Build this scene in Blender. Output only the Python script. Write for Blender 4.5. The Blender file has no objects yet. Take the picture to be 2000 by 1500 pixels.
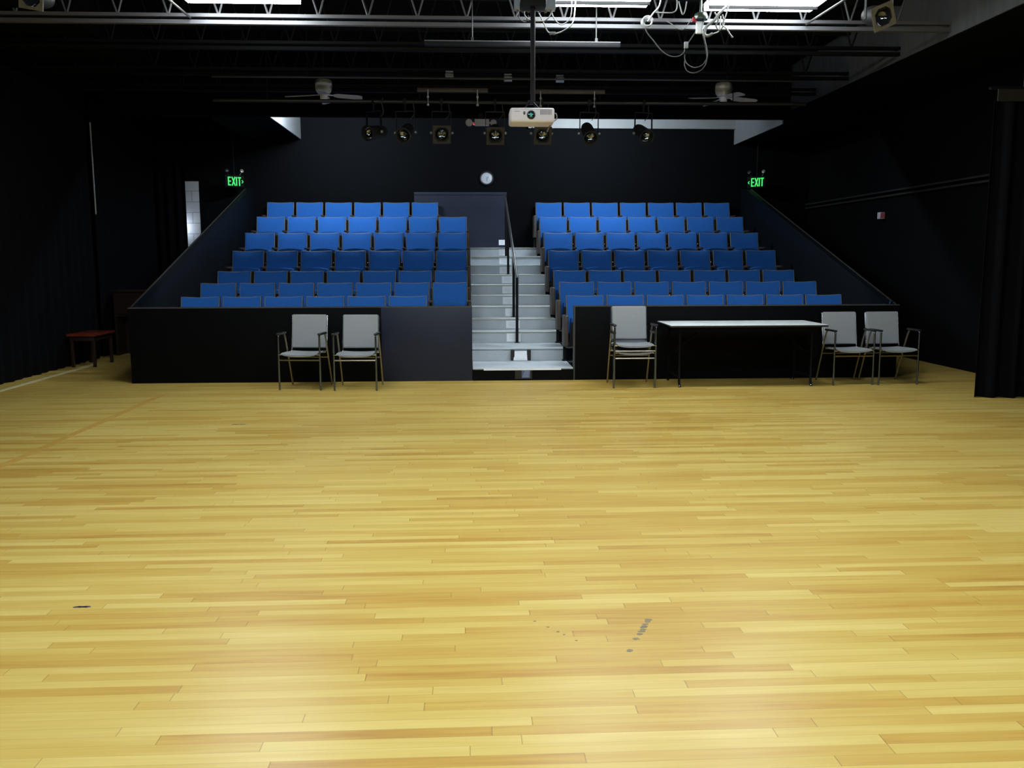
import bpy, bmesh, math, random
from mathutils import Vector, Matrix
random.seed(7)
S = bpy.context.scene
COL = S.collection
R = math.radians

# ------------------------------------------------------------------ camera
F, PSI, TH, PHI, EYE = 1761.5, .0494, .137, -.0019, 1.5
fw = Vector((math.sin(PSI)*math.cos(TH), math.cos(PSI)*math.cos(TH), -math.sin(TH)))
rt = Vector((math.cos(PSI), -math.sin(PSI), 0))
up = rt.cross(fw)
r2 = rt*math.cos(PHI) + up*math.sin(PHI)
u2 = -rt*math.sin(PHI) + up*math.cos(PHI)
cd = bpy.data.cameras.new('camera')
cd.sensor_width = 36.0
cd.lens = F/2000*36
cd.clip_end = 100
cam = bpy.data.objects.new('camera', cd)
COL.objects.link(cam)
m3 = Matrix((r2, u2, -fw)).transposed()
cam.matrix_world = Matrix.Translation((0, 0, EYE)) @ m3.to_4x4()
S.camera = cam

# ------------------------------------------------------------------ world, exposure
w = bpy.data.worlds.new('dark_room'); S.world = w
w.use_nodes = True
w.node_tree.nodes['Background'].inputs[0].default_value = (.5, .6, .8, 1)
w.node_tree.nodes['Background'].inputs[1].default_value = 0.0
S.view_settings.view_transform = 'Standard'
S.view_settings.look = 'None'
S.view_settings.exposure = 0.12
S.view_settings.gamma = 1.0
S.view_settings.use_curve_mapping = False

STAGE_LIGHT = 31.0      # radiance of the fluorescent panels over the floor
HOUSE_LIGHT = 500.0     # radiance of the strip lights behind the soffit

# ------------------------------------------------------------------ materials
def nodes(name):
    m = bpy.data.materials.new(name); m.use_nodes = True
    nt = m.node_tree
    return m, nt, nt.nodes['Principled BSDF']

def mat(name, col, rough=.6, metal=0., spec=.5, var=.0, scale=20., bump=0., stretch=(1, 1, 1), coat=0.):
    m, nt, p = nodes(name)
    p.inputs['Base Color'].default_value = (*col, 1)
    p.inputs['Roughness'].default_value = rough
    p.inputs['Metallic'].default_value = metal
    p.inputs['Specular IOR Level'].default_value = spec
    p.inputs['Coat Weight'].default_value = coat
    if var or bump:
        tc = nt.nodes.new('ShaderNodeTexCoord')
        mp = nt.nodes.new('ShaderNodeMapping'); mp.inputs['Scale'].default_value = stretch
        nz = nt.nodes.new('ShaderNodeTexNoise'); nz.inputs['Scale'].default_value = scale
        nz.inputs['Detail'].default_value = 4
        nt.links.new(tc.outputs['Object'], mp.inputs[0]); nt.links.new(mp.outputs[0], nz.inputs['Vector'])
        if var:
            mx = nt.nodes.new('ShaderNodeMix'); mx.data_type = 'RGBA'
            lo = [max(0, c*(1-var)) for c in col]; hi = [min(1, c*(1+var)) for c in col]
            mx.inputs['A'].default_value = (*lo, 1); mx.inputs['B'].default_value = (*hi, 1)
            nt.links.new(nz.outputs['Fac'], mx.inputs['Factor'])
            nt.links.new(mx.outputs['Result'], p.inputs['Base Color'])
        if bump:
            b = nt.nodes.new('ShaderNodeBump'); b.inputs['Strength'].default_value = bump
            b.inputs['Distance'].default_value = .004
            nt.links.new(nz.outputs['Fac'], b.inputs['Height']); nt.links.new(b.outputs[0], p.inputs['Normal'])
    return m

def emit(name, col, strength):
    m, nt, p = nodes(name)
    p.inputs['Base Color'].default_value = (.02, .02, .02, 1)
    p.inputs['Emission Color'].default_value = (*col, 1)
    p.inputs['Emission Strength'].default_value = strength
    return m

def math_node(nt, op, a, b=None):
    n = nt.nodes.new('ShaderNodeMath'); n.operation = op
    for i, v in enumerate((a, b)):
        if v is None: continue
        if isinstance(v, (int, float)): n.inputs[i].default_value = v
        else: nt.links.new(v, n.inputs[i])
    return n.outputs[0]

def floor_material():
    m, nt, p = nodes('maple_strip_floor')
    tc = nt.nodes.new('ShaderNodeTexCoord')
    sp = nt.nodes.new('ShaderNodeSeparateXYZ'); nt.links.new(tc.outputs['Object'], sp.inputs[0])
    x, y = sp.outputs[0], sp.outputs[1]
    W = .0572
    yr = math_node(nt, 'DIVIDE', y, W)
    row = math_node(nt, 'FLOOR', yr)
    fy = math_node(nt, 'SUBTRACT', yr, row)
    wn = nt.nodes.new('ShaderNodeTexWhiteNoise'); wn.noise_dimensions = '1D'
    nt.links.new(row, wn.inputs['W'])
    sc = nt.nodes.new('ShaderNodeSeparateColor'); nt.links.new(wn.outputs['Color'], sc.inputs[0])
    length = math_node(nt, 'ADD', math_node(nt, 'MULTIPLY', sc.outputs[0], 1.3), .6)
    off = math_node(nt, 'MULTIPLY', sc.outputs[1], 5.)
    xr = math_node(nt, 'DIVIDE', math_node(nt, 'ADD', x, off), length)
    pl = math_node(nt, 'FLOOR', xr)
    fx = math_node(nt, 'SUBTRACT', xr, pl)
    cb = nt.nodes.new('ShaderNodeCombineXYZ'); nt.links.new(row, cb.inputs[0]); nt.links.new(pl, cb.inputs[1])
    wn2 = nt.nodes.new('ShaderNodeTexWhiteNoise'); wn2.noise_dimensions = '2D'
    nt.links.new(cb.outputs[0], wn2.inputs['Vector'])
    # grain stretched along the boards, offset per board
    mp = nt.nodes.new('ShaderNodeMapping'); mp.inputs['Scale'].default_value = (1.6, 26, 1)
    ad = nt.nodes.new('ShaderNodeVectorMath'); ad.operation = 'ADD'
    nt.links.new(tc.outputs['Object'], ad.inputs[0])
    ms = nt.nodes.new('ShaderNodeVectorMath'); ms.operation = 'SCALE'; ms.inputs['Scale'].default_value = 9.
    nt.links.new(wn2.outputs['Color'], ms.inputs[0]); nt.links.new(ms.outputs[0], ad.inputs[1])
    nt.links.new(ad.outputs[0], mp.inputs[0])
    nz = nt.nodes.new('ShaderNodeTexNoise'); nz.inputs['Scale'].default_value = 1.6; nz.inputs['Detail'].default_value = 5
    nt.links.new(mp.outputs[0], nz.inputs['Vector'])
    # large soft variation (wear)
    nz2 = nt.nodes.new('ShaderNodeTexNoise'); nz2.inputs['Scale'].default_value = .9
    nt.links.new(tc.outputs['Object'], nz2.inputs['Vector'])
    v = math_node(nt, 'ADD', math_node(nt, 'MULTIPLY', wn2.outputs['Value'], .48), math_node(nt, 'MULTIPLY', nz.outputs['Fac'], .55))
    v = math_node(nt, 'ADD', v, math_node(nt, 'MULTIPLY', nz2.outputs['Fac'], .25))
    v = math_node(nt, 'SUBTRACT', v, .13)
    cr = nt.nodes.new('ShaderNodeValToRGB')
    e = cr.color_ramp.elements
    e[0].position = .08; e[0].color = (.37, .182, .036, 1)
    e[1].position = .95; e[1].color = (.665, .53, .175, 1)
    k = e.new(.3); k.color = (.50, .308, .063, 1)
    k = e.new(.55); k.color = (.56, .398, .097, 1)
    nt.links.new(v, cr.inputs[0])
    # joints
    ey = math_node(nt, 'LESS_THAN', fy, .035)
    ex = math_node(nt, 'LESS_THAN', math_node(nt, 'MULTIPLY', fx, length), .0035)
    gap = math_node(nt, 'MAXIMUM', math_node(nt, 'MULTIPLY', ey, .3), math_node(nt, 'MULTIPLY', ex, .5))
    mx = nt.nodes.new('ShaderNodeMix'); mx.data_type = 'RGBA'
    nt.links.new(gap, mx.inputs['Factor']); nt.links.new(cr.outputs[0], mx.inputs['A'])
    mx.inputs['B'].default_value = (.14, .075, .02, 1)
    nt.links.new(mx.outputs['Result'], p.inputs['Base Color'])
    p.inputs['Specular IOR Level'].default_value = .32
    rr = math_node(nt, 'ADD', math_node(nt, 'MULTIPLY', nz2.outputs['Fac'], .14), .25)
    nt.links.new(rr, p.inputs['Roughness'])
    return m

def brick_material():
    m, nt, p = nodes('white_painted_block')
    tc = nt.nodes.new('ShaderNodeTexCoord')
    mp = nt.nodes.new('ShaderNodeMapping'); mp.inputs['Rotation'].default_value = (R(-90), 0, 0)
    b = nt.nodes.new('ShaderNodeTexBrick')
    b.inputs['Color1'].default_value = (.55, .57, .6, 1); b.inputs['Color2'].default_value = (.5, .52, .56, 1)
    b.inputs['Mortar'].default_value = (.3, .31, .33, 1)
    b.inputs['Scale'].default_value = 1.; b.inputs['Brick Width'].default_value = .4
    b.inputs['Row Height'].default_value = .2; b.inputs['Mortar Size'].default_value = .008
    nt.links.new(tc.outputs['Object'], mp.inputs[0]); nt.links.new(mp.outputs[0], b.inputs['Vector'])
    nt.links.new(b.outputs['Color'], p.inputs['Base Color'])
    p.inputs['Roughness'].default_value = .6
    return m

M = dict(
    floor=floor_material(),
    strip=mat('floor_border_wood', (.52, .31, .07), .35, spec=.3, var=.15, scale=6),
    pale=mat('pale_floor_strip', (.62, .55, .3), .5, var=.2, scale=5),
    black=mat('black_wall_paint', (.0035, .0037, .0045), .8, spec=.05, var=.3, scale=3, bump=.2),
    ceil=mat('black_ceiling', (.004, .0042, .0045), .9, spec=.05, var=.3, scale=2),
    satin=mat('satin_black_panel', (.0026, .0028, .0036), .5, spec=.06, var=.35, scale=4, bump=.15),
    bluetone=mat('blue_black_tone', (.0085, .013, .031), .45, spec=.35, var=.35, scale=3, bump=.15),  # lighter blue tone; on the landing it paints in a pool of light
    parapet=mat('dark_blue_black_paint', (.0032, .0050, .0078), .6, spec=.1, var=.3, scale=5),
    backwall=mat('dark_back_wall', (.0024, .0028, .0038), .7, spec=.04, var=.3, scale=4, bump=.25),
    steel=mat('black_joist_steel', (.006, .006, .0068), .55, spec=.10),
    litsteel=mat('lit_grey_steel', (.10, .10, .11), .42, spec=.4),  # lighter copy of the joist steel, light from the panels painted in
    pipe=mat('dark_pipe', (.013, .0125, .012), .4, metal=.2),
    slopedge=mat('dark_worn_edge', (.03, .027, .024), .6, var=.6, scale=30),
    edge=mat('worn_edge', (.045, .043, .04), .6, var=.5, scale=30),
    concrete=mat('grey_concrete', (.085, .092, .10), .8, var=.35, scale=9, bump=.4, stretch=(1, 1, .25)),
    white_paint=mat('white_steel_paint', (.22, .23, .24), .5, var=.1, scale=4),
    stair=mat('grey_stair_paint', (.44, .485, .53), .55, spec=.3, var=.12, scale=7),
    nose=mat('worn_stair_nosing', (.55, .55, .46), .55, var=.25, scale=25),
    blue=mat('blue_upholstery', (.017, .106, .38), .85, spec=.15, var=.22, scale=70, bump=.4),
    shell=mat('seat_shell_dark', (.018, .0145, .012), .45, spec=.4),
    piping=mat('tan_seat_edging', (.20, .17, .12), .6),
    armwood=mat('dark_brown_arm', (.035, .022, .016), .4, spec=.4),
    panel=mat('brown_grey_end_panel', (.055, .044, .040), .5, var=.15, scale=10),
    iron=mat('black_iron', (.007, .007, .008), .5, spec=.15),
    leg=mat('dark_chrome', (.15, .19, .33), .14, metal=1.),
    chrome=mat('chrome', (.62, .64, .68), .16, metal=1.),
    warmtube=mat('warm_reflect_tube', (.30, .29, .25), .3, metal=1.),  # grey metal tinted warm for the yellow floor it mirrors
    grey=mat('grey_woven_fabric', (.27, .285, .305), .9, spec=.15, var=.2, scale=160, bump=.5),
    plastic=mat('black_plastic', (.012, .012, .013), .35, spec=.5),
    laminate=mat('white_laminate', (.78, .82, .84), .38, spec=.4),
    paper=mat('white_paper', (.82, .86, .92), .6),
    ink=mat('grey_print', (.60, .64, .70), .8),
    bluepaper=mat('blue_grey_plate', (.08, .11, .2), .3),
    paleblue=mat('pale_blue_print', (.3, .36, .6), .5),
    tape=mat('white_tape', (.86, .88, .95), .5),
    projwhite=mat('white_projector_plastic', (.66, .62, .66), .4),
    grille=mat('grey_grille', (.2, .2, .23), .5),
    glass=mat('dark_lens_glass', (.012, .013, .016), .06, spec=.9, coat=.5),
    tealglint=mat('teal_lens_glint', (.05, .5, .5), .1, spec=.8),
    reflector=mat('lamp_reflector', (.24, .26, .29), .10, metal=1.),
    lamp_body=mat('black_lamp_body', (.011, .0105, .0105), .6, spec=.25),
    lamp_frame=mat('worn_lamp_frame', (.009, .0085, .008), .5),
    rust_frame=mat('yellowed_lamp_frame', (.11, .095, .06), .6, var=.4, scale=25),
    knob=mat('pale_metal_knob', (.3, .29, .25), .35, metal=.6),
    fan=mat('white_fan_enamel', (.66, .70, .88), .4),
    blade=mat('off_white_blade', (.58, .58, .60), .5),
    board=mat('brown_board', (.04, .03, .023), .7, var=.3, scale=8),
    boxblue=mat('pale_blue_steel_box', (.33, .40, .55), .45),
    cable=mat('pale_grey_cable', (.20, .205, .205), .5),
    dull=mat('dull_grey_cable', (.038, .039, .038), .6, spec=.2),
    tableblack=mat('dull_black_metal', (.004, .004, .0045), .7, spec=.1),
    dcable=mat('dark_cable', (.03, .03, .03), .5),
    redp=mat('red_plug', (.42, .03, .04), .4),
    green_hood=mat('dark_green_hood', (.05, .065, .05), .25, metal=.4),
    curtain=mat('black_velvet', (.0032, .0034, .0045), .95, spec=.05),
    canvas=mat('brown_webbing', (.018, .016, .012), .9, var=.3, scale=60),
    redwood=mat('red_brown_varnish', (.16, .028, .014), .12, spec=.6, var=.3, scale=6, stretch=(1, 6, 1)),
    darkwood=mat('dark_brown_wood', (.020, .010, .007), .4, var=.3, scale=6),
    brick=brick_material(),
    gaplight=mat('gap_light_grey', (.30, .30, .28), .45, metal=.3),
    railsteel=mat('worn_rail_steel', (.09, .09, .092), .35, metal=.6),
    conduit=mat('grey_conduit', (.06, .06, .06), .4, metal=.5),
    clockface=mat('pale_clock_face', (.40, .43, .50), .25, coat=.6),
    alarmwhite=mat('alarm_white', (.6, .6, .66), .4),
    alarmred=mat('alarm_pink_red', (.65, .17, .22), .4),
    scuff=mat('grey_scuff', (.20, .17, .10), .6, var=.3, scale=60),
    bluescuff=mat('blue_black_scuff', (.07, .06, .12), .5),
    diffuser=emit('fluorescent_panel', (.90, .98, 1.), STAGE_LIGHT),
    tube=emit('fluorescent_tube', (.80, .92, 1.), HOUSE_LIGHT),
    exitgreen=emit('exit_green', (.04, 1., .16), .75),
    led=emit('red_led', (1., .05, .08), 1.2),
)

# ------------------------------------------------------------------ mesh builder
class MB:
    def __init__(self): self.bm = bmesh.new()
    def box(self, a, b, mtx=None, bevel=0., seg=2):
        a, b = Vector(a), Vector(b)
        c, d = (a+b)/2, (b-a)
        t = bmesh.new()
        bmesh.ops.create_cube(t, size=1., matrix=Matrix.Translation(c) @ Matrix.Diagonal((abs(d.x), abs(d.y), abs(d.z), 1)))
        if bevel:
            bmesh.ops.bevel(t, geom=t.edges[:], offset=bevel, segments=seg, profile=.6, affect='EDGES')
        if mtx is not None: t.transform(mtx)
        self._merge(t); return self
    def _merge(self, t):
        me = bpy.data.meshes.new('tmp'); t.to_mesh(me); t.free()
        self.bm.from_mesh(me); bpy.data.meshes.remove(me)
    def grid(self, rows, close_u=False, cap=True):
        """rows: rings of equal length joined into a skin"""
        bm = self.bm
        vs = [[bm.verts.new(p) for p in r] for r in rows]
        n = len(rows[0])
        for i in range(len(rows)-1):
            for j in range(n if close_u else n-1):
                k = (j+1) % n
                bm.faces.new((vs[i][j], vs[i][k], vs[i+1][k], vs[i+1][j]))
        if cap and close_u:
            bm.faces.new(vs[0][::-1]); bm.faces.new(vs[-1])
        return self
    def tube(self, pts, r, n=8, r_end=None):
        pts = [Vector(p) for p in pts]
        rows = []
        prev = None
        for i, p in enumerate(pts):
            t = (pts[min(i+1, len(pts)-1)] - pts[max(i-1, 0)]).normalized()
            if prev is None:
                a = Vector((0, 0, 1)) if abs(t.z) < .9 else Vector((1, 0, 0))
                nrm = t.cross(a).normalized()
            else:
                nrm = (prev - t*prev.dot(t)).normalized()
            prev = nrm
            bn = t.cross(nrm)
            rr = r if r_end is None else r + (r_end-r)*i/(len(pts)-1)
            rows.append([p + (nrm*math.cos(2*math.pi*j/n) + bn*math.sin(2*math.pi*j/n))*rr for j in range(n)])
        self.grid(rows, True); return self
    def lathe(self, prof, n=20, mtx=None, cap=True):
        """prof: (radius, z) pairs about the Z axis"""
        t = MB()
        rows = [[Vector((max(r, .0005)*math.cos(2*math.pi*j/n), max(r, .0005)*math.sin(2*math.pi*j/n), z)) for j in range(n)] for r, z in prof]
        t.grid(rows, True, cap)
        if mtx is not None: t.bm.transform(mtx)
        self._merge(t.bm); return self
    def prism(self, poly, d, mtx=None):
        """poly in XY extruded along Z by d"""
        t = bmesh.new()
        lo = [t.verts.new((x, y, 0)) for x, y in poly]; hi = [t.verts.new((x, y, d)) for x, y in poly]
        t.faces.new(lo[::-1]); t.faces.new(hi)
        n = len(poly)
        for i in range(n):
            j = (i+1) % n
            t.faces.new((lo[i], lo[j], hi[j], hi[i]))
        if mtx is not None: t.transform(mtx)
        self._merge(t); return self
    def mesh(self, name, m, smooth=40):
        bmesh.ops.recalc_face_normals(self.bm, faces=self.bm.faces[:])
        if smooth:
            lim = R(smooth)
            for f in self.bm.faces: f.smooth = True
            for e in self.bm.edges:
                if len(e.link_faces) == 2 and e.calc_face_angle(0) > lim: e.smooth = False
        me = bpy.data.meshes.new(name); self.bm.to_mesh(me); self.bm.free()
        me.materials.append(m); return me
    def build(self, name, m, parent=None, loc=None, smooth=40):
        o = bpy.data.objects.new(name, self.mesh(name, m, smooth)); COL.objects.link(o)
        if parent is not None: o.parent = parent
        if loc is not None: o.location = loc
        return o

def smooth_path(pts, k=6):
    pts = [Vector(p) for p in pts]; out = []
    for i in range(len(pts)-1):
        p0, p1, p2, p3 = pts[max(i-1, 0)], pts[i], pts[i+1], pts[min(i+2, len(pts)-1)]
        for j in range(k):
            t = j/k
            out.append(.5*((2*p1)+(p2-p0)*t+(2*p0-5*p1+4*p2-p3)*t*t+(3*p1-p0-3*p2+p3)*t**3))
    out.append(pts[-1]); return out

def tag(o, label, cat, group=None):
    o['label'] = label; o['category'] = cat
    if group: o['group'] = group
    return o
def thing(name, label, cat, loc=(0, 0, 0), rz=0., group=None):
    o = bpy.data.objects.new(name, None); COL.objects.link(o)
    o.empty_display_size = .1
    o.location = loc; o.rotation_euler = (0, 0, rz)
    return tag(o, label, cat, group)
def struct(name, mb, m, parent=None):
    o = mb.build(name, m, parent)
    o['kind'] = 'structure'
    return o
def kids(o): return [c for c in COL.objects if c.parent == o]
def copy_tree(o, parent=None):
    c = o.copy(); COL.objects.link(c)
    if parent is not None: c.parent = parent
    for ch in kids(o): copy_tree(ch, c)
    return c

# ------------------------------------------------------------------ dimensions of the place
XL, XR, YB, ZC = -5.80, 6.72, 17.75, 4.62          # side walls, back wall, ceiling
Y1, P, RI = 11.195, .9126, .156                    # front of the seating block, row depth, riser
BL, BR = -4.12, 5.47                               # sides of the seating block
AL, AR = .064, 1.323                               # aisle stairs
LEV = [1, 2, 3, 5, 7, 9, 11]
WALLZ = .93

# ------------------------------------------------------------------ the setting
floor = struct('floor', MB().box((XL-.3, -1.6, -.12), (XR+.3, YB+.2, 0)), M['floor'])
struct('ceiling', MB().box((XL-.3, -1.6, ZC), (XR+.3, YB+.2, ZC+.12)), M['ceil'])
struct('wall_left', MB().box((XL-.15, -1.6, 0), (XL, YB+.2, ZC)), M['black'])
struct('wall_right', MB().box((XR, -1.6, 0), (XR+.15, YB+.2, ZC)), M['black'])
struct('wall_back', MB().box((BL, YB, 0), (XR, YB+.15, ZC)), M['backwall'])
struct('wall_passage', MB().box((XL, YB, 0), (BL, YB+.15, ZC)), M['black'])
struct('trim_10', MB().box((XL, YB-.03, 0), (-5.07, YB, 2.98)), M['brick'])  # white block stops where the light fades; unlit rest painted black
# strips along the floor, the one by the left wall paler
struct('trim_1', MB().box((-3.47, 2.4, 0), (-3.40, 10.2, .0025)), M['strip'])
struct('trim_2', MB().box((-5.46, 6.0, 0), (-5.39, 13.4, .003)), M['pale'])
# seating block: stepped platforms, front walls, sloping side walls
pl = MB()
for k in range(7):
    y0 = Y1 + .1 + k*P if k == 0 else Y1 + k*P
    y1 = Y1+(k+1)*P if k < 6 else YB
    pl.box((BL+.1, y0, 0), (AL-.005, y1, LEV[k]*RI)); pl.box((AR+.005, y0, 0), (BR-.1, y1, LEV[k]*RI))
struct('floor_risers', pl, M['parapet'])
struct('wall_front_blue', MB().box((-1.06, Y1-.004, 0), (AL-.006, Y1+.05, WALLZ-.012), bevel=.002), M['bluetone'])  # lighter blue-black stretch of the front wall beside the stairs
struct('wall_front_left', MB().box((BL, Y1, 0), (AL-.005, Y1+.1, WALLZ-.012), bevel=.004), M['satin'])
struct('wall_front_right', MB().box((AR+.02, Y1, 0), (BR, Y1+.1, WALLZ-.012), bevel=.004), M['satin'])
struct('trim_3', MB().box((BL, Y1-.003, WALLZ-.012), (AL-.003, Y1+.103, WALLZ)), M['edge'])
struct('trim_4', MB().box((AR+.018, Y1-.003, WALLZ-.012), (BR, Y1+.103, WALLZ)), M['edge'])
struct('trim_5', MB().box((AR+.006, Y1-.004, 0), (AR+.02, Y1+.1, WALLZ)), M['edge'])
ZT = 2.86
def side_wall(x0, x1):
    # profile in (y, z), extruded along x
    poly = [(Y1+.1, 0), (YB, 0), (YB, ZT), (17.4, ZT-.04), (Y1+.1, WALLZ)]
    mt = Matrix(((0, 0, 1, x0), (1, 0, 0, 0), (0, 1, 0, 0), (0, 0, 0, 1)))
    return MB().prism(poly, x1-x0, mt)
struct('wall_side_left', side_wall(BL, BL+.1), M['parapet'])
struct('wall_side_right', side_wall(BR-.1, BR), M['parapet'])
def slope_cap(x0, x1):
    poly = [(Y1+.1, WALLZ), (17.4, ZT-.04), (17.4, ZT-.03), (Y1+.1, WALLZ+.010)]
    mt = Matrix(((0, 0, 1, x0), (1, 0, 0, 0), (0, 1, 0, 0), (0, 0, 0, 1)))
    return MB().prism(poly, x1-x0, mt)
struct('trim_6', slope_cap(BL, BL+.015), M['slopedge'])
struct('trim_7', slope_cap(BR-.015, BR), M['slopedge'])
# soffit across the house and the bulkheads above the sides
struct('ceiling_soffit', MB().box((XL, 14.95, 3.765), (XR, 15.05, ZC)), M['ceil'])
struct('ceiling_bulkhead_left', MB().box((BL, 15.05, 3.77), (-3.14, YB, ZC)), M['ceil'])
struct('trim_11', MB().box((-3.14, 15.05, 3.77), (-3.12, YB, ZC)), M['white_paint'])
struct('ceiling_bulkhead_right', MB().box((5.22, 15.05, 3.70), (XR, YB, ZC)), M['ceil'])
struct('trim_12', MB().box((5.20, 15.05, 3.70), (5.22, YB, ZC)), M['white_paint'])
struct('ceiling_beam_right', MB().box((5.30, 1.0, 3.905), (XR, 14.95, ZC)), M['concrete'])
struct('ceiling_beam_underside', MB().box((5.31, 1.0, 3.895), (XR, 14.95, 3.905)), M['ceil'])  # black sheet painting in the unlit underside of the beam
struct('ceiling_beam_left', MB().box((XL, 4.0, 4.10), (-4.3, 14.95, ZC)), M['ceil'])
# pale steel beam along the top of the back wall
struct('trim_8', MB().box((1.2, YB-.10, 3.985), (5.2, YB, 4.20)), M['white_paint'])
# ledge behind the landing; lighter panel below it paints in a pool of light
struct('trim_9', MB().box((-1.0, YB-.02, 11*RI), (.78, YB, 2.74)).box((-1.0, YB-.035, 2.74), (.78, YB, 2.79)), M['bluetone'])

# open-web joists
def make_joist(mk):
    t = bpy.data.objects.new('ceiling_joist', None); COL.objects.link(t); t['kind'] = 'structure'
    struct('bottom_chord', MB().box((XL, -.03, 3.955), (5.3, .03, 3.995)).box((XL, -.03, 4.025), (5.3, -.012, 4.06)).box((XL, .012, 4.025), (5.3, .03, 4.06)), M[mk], t)
    wb = MB(); x = XL+.1; i = 0
    while x < 5.0:
        wb.tube([(x, 0, 4.04), (x+.16, 0, 4.56)], .011, 6); wb.tube([(x, 0, 4.04), (x-.16, 0, 4.56)], .011, 6)
        x += .52
    struct('web', wb, M[mk], t)
    struct('top_chord', MB().box((XL, -.04, 4.55), (5.3, .04, ZC)), M[mk], t)
    return t
make_joist('litsteel').location = (0, 10.05, 0)  # same paint as the other joists, lightened as lit by the panels
j0 = make_joist('steel')
for i, y in enumerate((11.22, 12.72, 13.9)):
    j = j0 if i == 0 else copy_tree(j0)
    j.location = (0, y, 0)

# ------------------------------------------------------------------ ceiling lights
def make_fixture(split):
    # local: x across 1.14 m, y 0..-.6 toward the stage; bottom at z 0
    t = bpy.data.objects.new('fluorescent_light', None); COL.objects.link(t)
    h = MB().box((-.6, -.62, .02), (.6, .0, .13), bevel=.008)
    h.build('housing', M['steel'], t)
    fr = MB()
    fr.box((-.6, -.62, .012), (.6, -.60, .02)).box((-.6, -.02, .012), (.6, 0, .02)).box((-.6, -.6, .012), (-.57, -.02, .02)).box((.57, -.6, .012), (.6, -.02, .02))
    if split: fr.box((-.57, -.235, -.065), (.57, -.205, .02))
    fr.build('frame', M['steel'], t)
    if split:
        MB().box((-.57, -.6, -.035), (.57, -.235, .019)).build('diffuser', M['diffuser'], t)
        MB().box((-.57, -.205, -.035), (.57, -.02, .019)).build('diffuser', M['diffuser'], t)
    else:
        MB().box((-.57, -.6, -.035), (.57, -.02, .019)).build('diffuser', M['diffuser'], t)
    for x in (-.5, .5): MB().tube([(x, -.31, .13), (x, -.31, .48)], .008, 6).build('hanger', M['steel'], t)
    return t
LG = 'fluorescent lights hung over the floor'
fa, fb = make_fixture(False), make_fixture(True)
spots = [(fa, (-2.25, 9.83, 4.14), 'white glowing fluorescent panel on its own above the pair of grey chairs'),
         (fb, (1.32, 9.80, 4.14), 'glowing fluorescent panel just behind the projector pole, cords looping under it'),
         (fb, (3.10, 9.90, 4.14), 'glowing fluorescent panel above the folding table, beside the cable tangle')]
for y in (5.6, 1.9):  # unseen panels added to light the near floor and front faces
    for x in (-1.7, .5, 2.7):
        spots.append((fa, (x, y, 4.14), 'unseen fluorescent panel added over the near part of the wooden floor'))
used = set()
for pr, loc, lab in spots:
    o = pr if pr.name not in used else copy_tree(pr)
    used.add(pr.name)
    o.location = loc
    tag(o, lab, 'ceiling light', LG)

def make_strip():
    t = bpy.data.objects.new('strip_light', None); COL.objects.link(t)
    MB().box((-.62, -.07, .03), (.62, .07, .10), bevel=.006).build('housing', M['steel'], t)
    MB().tube([(-.6, 0, 0), (.6, 0, 0)], .025, 10).build('fluorescent_tube', M['tube'], t)
    MB().box((-.62, -.03, -.03), (-.6, .03, .04)).box((.6, -.03, -.03), (.62, .03, .04)).build('lamp_holder', M['steel'], t)
    for x in (-.4, .4): MB().tube([(x, 0, .1), (x, 0, .52)], .008, 6).build('hanger', M['steel'], t)
    return t
st = make_strip()
for i, x in enumerate((-2.3, 2.3)):
    o = st if i == 0 else copy_tree(st)
    o.location = (x, 15.45, 4.10)
    tag(o, 'bare fluorescent strip above the upper seat rows, behind the black soffit', 'ceiling light', 'strip lights over the audience')

# ------------------------------------------------------------------ aisle stairs
stairs = thing('staircase', 'grey painted aisle stairs rising between the two blocks of blue seats', 'stairs', ((AL+AR)/2, Y1, 0))
NO = [0, 1, 2, 2.5, 3, 3.5, 4, 4.5, 5, 5.5, 6]
hw = (AR-AL)/2-.001
for k, n in enumerate(NO):
    y0 = n*P; y1 = NO[k+1]*P if k < 10 else YB-Y1-.002
    z = (k+1)*RI
    s = MB().box((-hw, y0, 0 if k else .0), (hw, y1, z-.012 if True else z)).build('step', M['stair'], stairs)
    MB().box((-hw, y0-.012, z-.012), (hw, y1, z), bevel=.003).build('tread', M['stair' if k in (0, 1, 10) else 'stair'], s)
    if k > 1:
        MB().box((-hw, y0-.014, z-.010), (hw, y0+.05, z+.0015), bevel=.003).build('nosing', M['nose'], s)
    if k == 0:
        f = MB().box((-hw, y0-.008, 0), (hw, y0, z-.02)).build('riser', M['satin'], s)
        f['label'] = 'blue-black painted lowest riser'

# handrail on the stairs
RX = .715
hr = thing('handrail', 'slim black handrail with four posts running up the grey stairs', 'handrail', (RX, 12.96, .312))
def rail_z(y): return 1.245 + (y-12.96)*.357
hp = [(0, 0, rail_z(12.96)-.312-.03), (0, 0, rail_z(12.96)-.312), (0, 16.80-12.96, rail_z(16.80)-.312), (0, 16.80-12.96+.03, rail_z(16.80)-.312-.05)]
MB().tube(hp, .021, 10).build('rail', M['railsteel'], hr)
for y, b in ((12.96, .312), (13.88, .624), (15.72, 1.248), (16.60, 1.56)):
    MB().tube([(0, y-12.96, b-.312), (0, y-12.96, rail_z(y)-.312)], .021, 10).lathe([(.04, 0), (.04, .006), (.022, .008)], 12, Matrix.Translation((0, y-12.96, b-.312))).build('post', M['iron'], hr)

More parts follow.
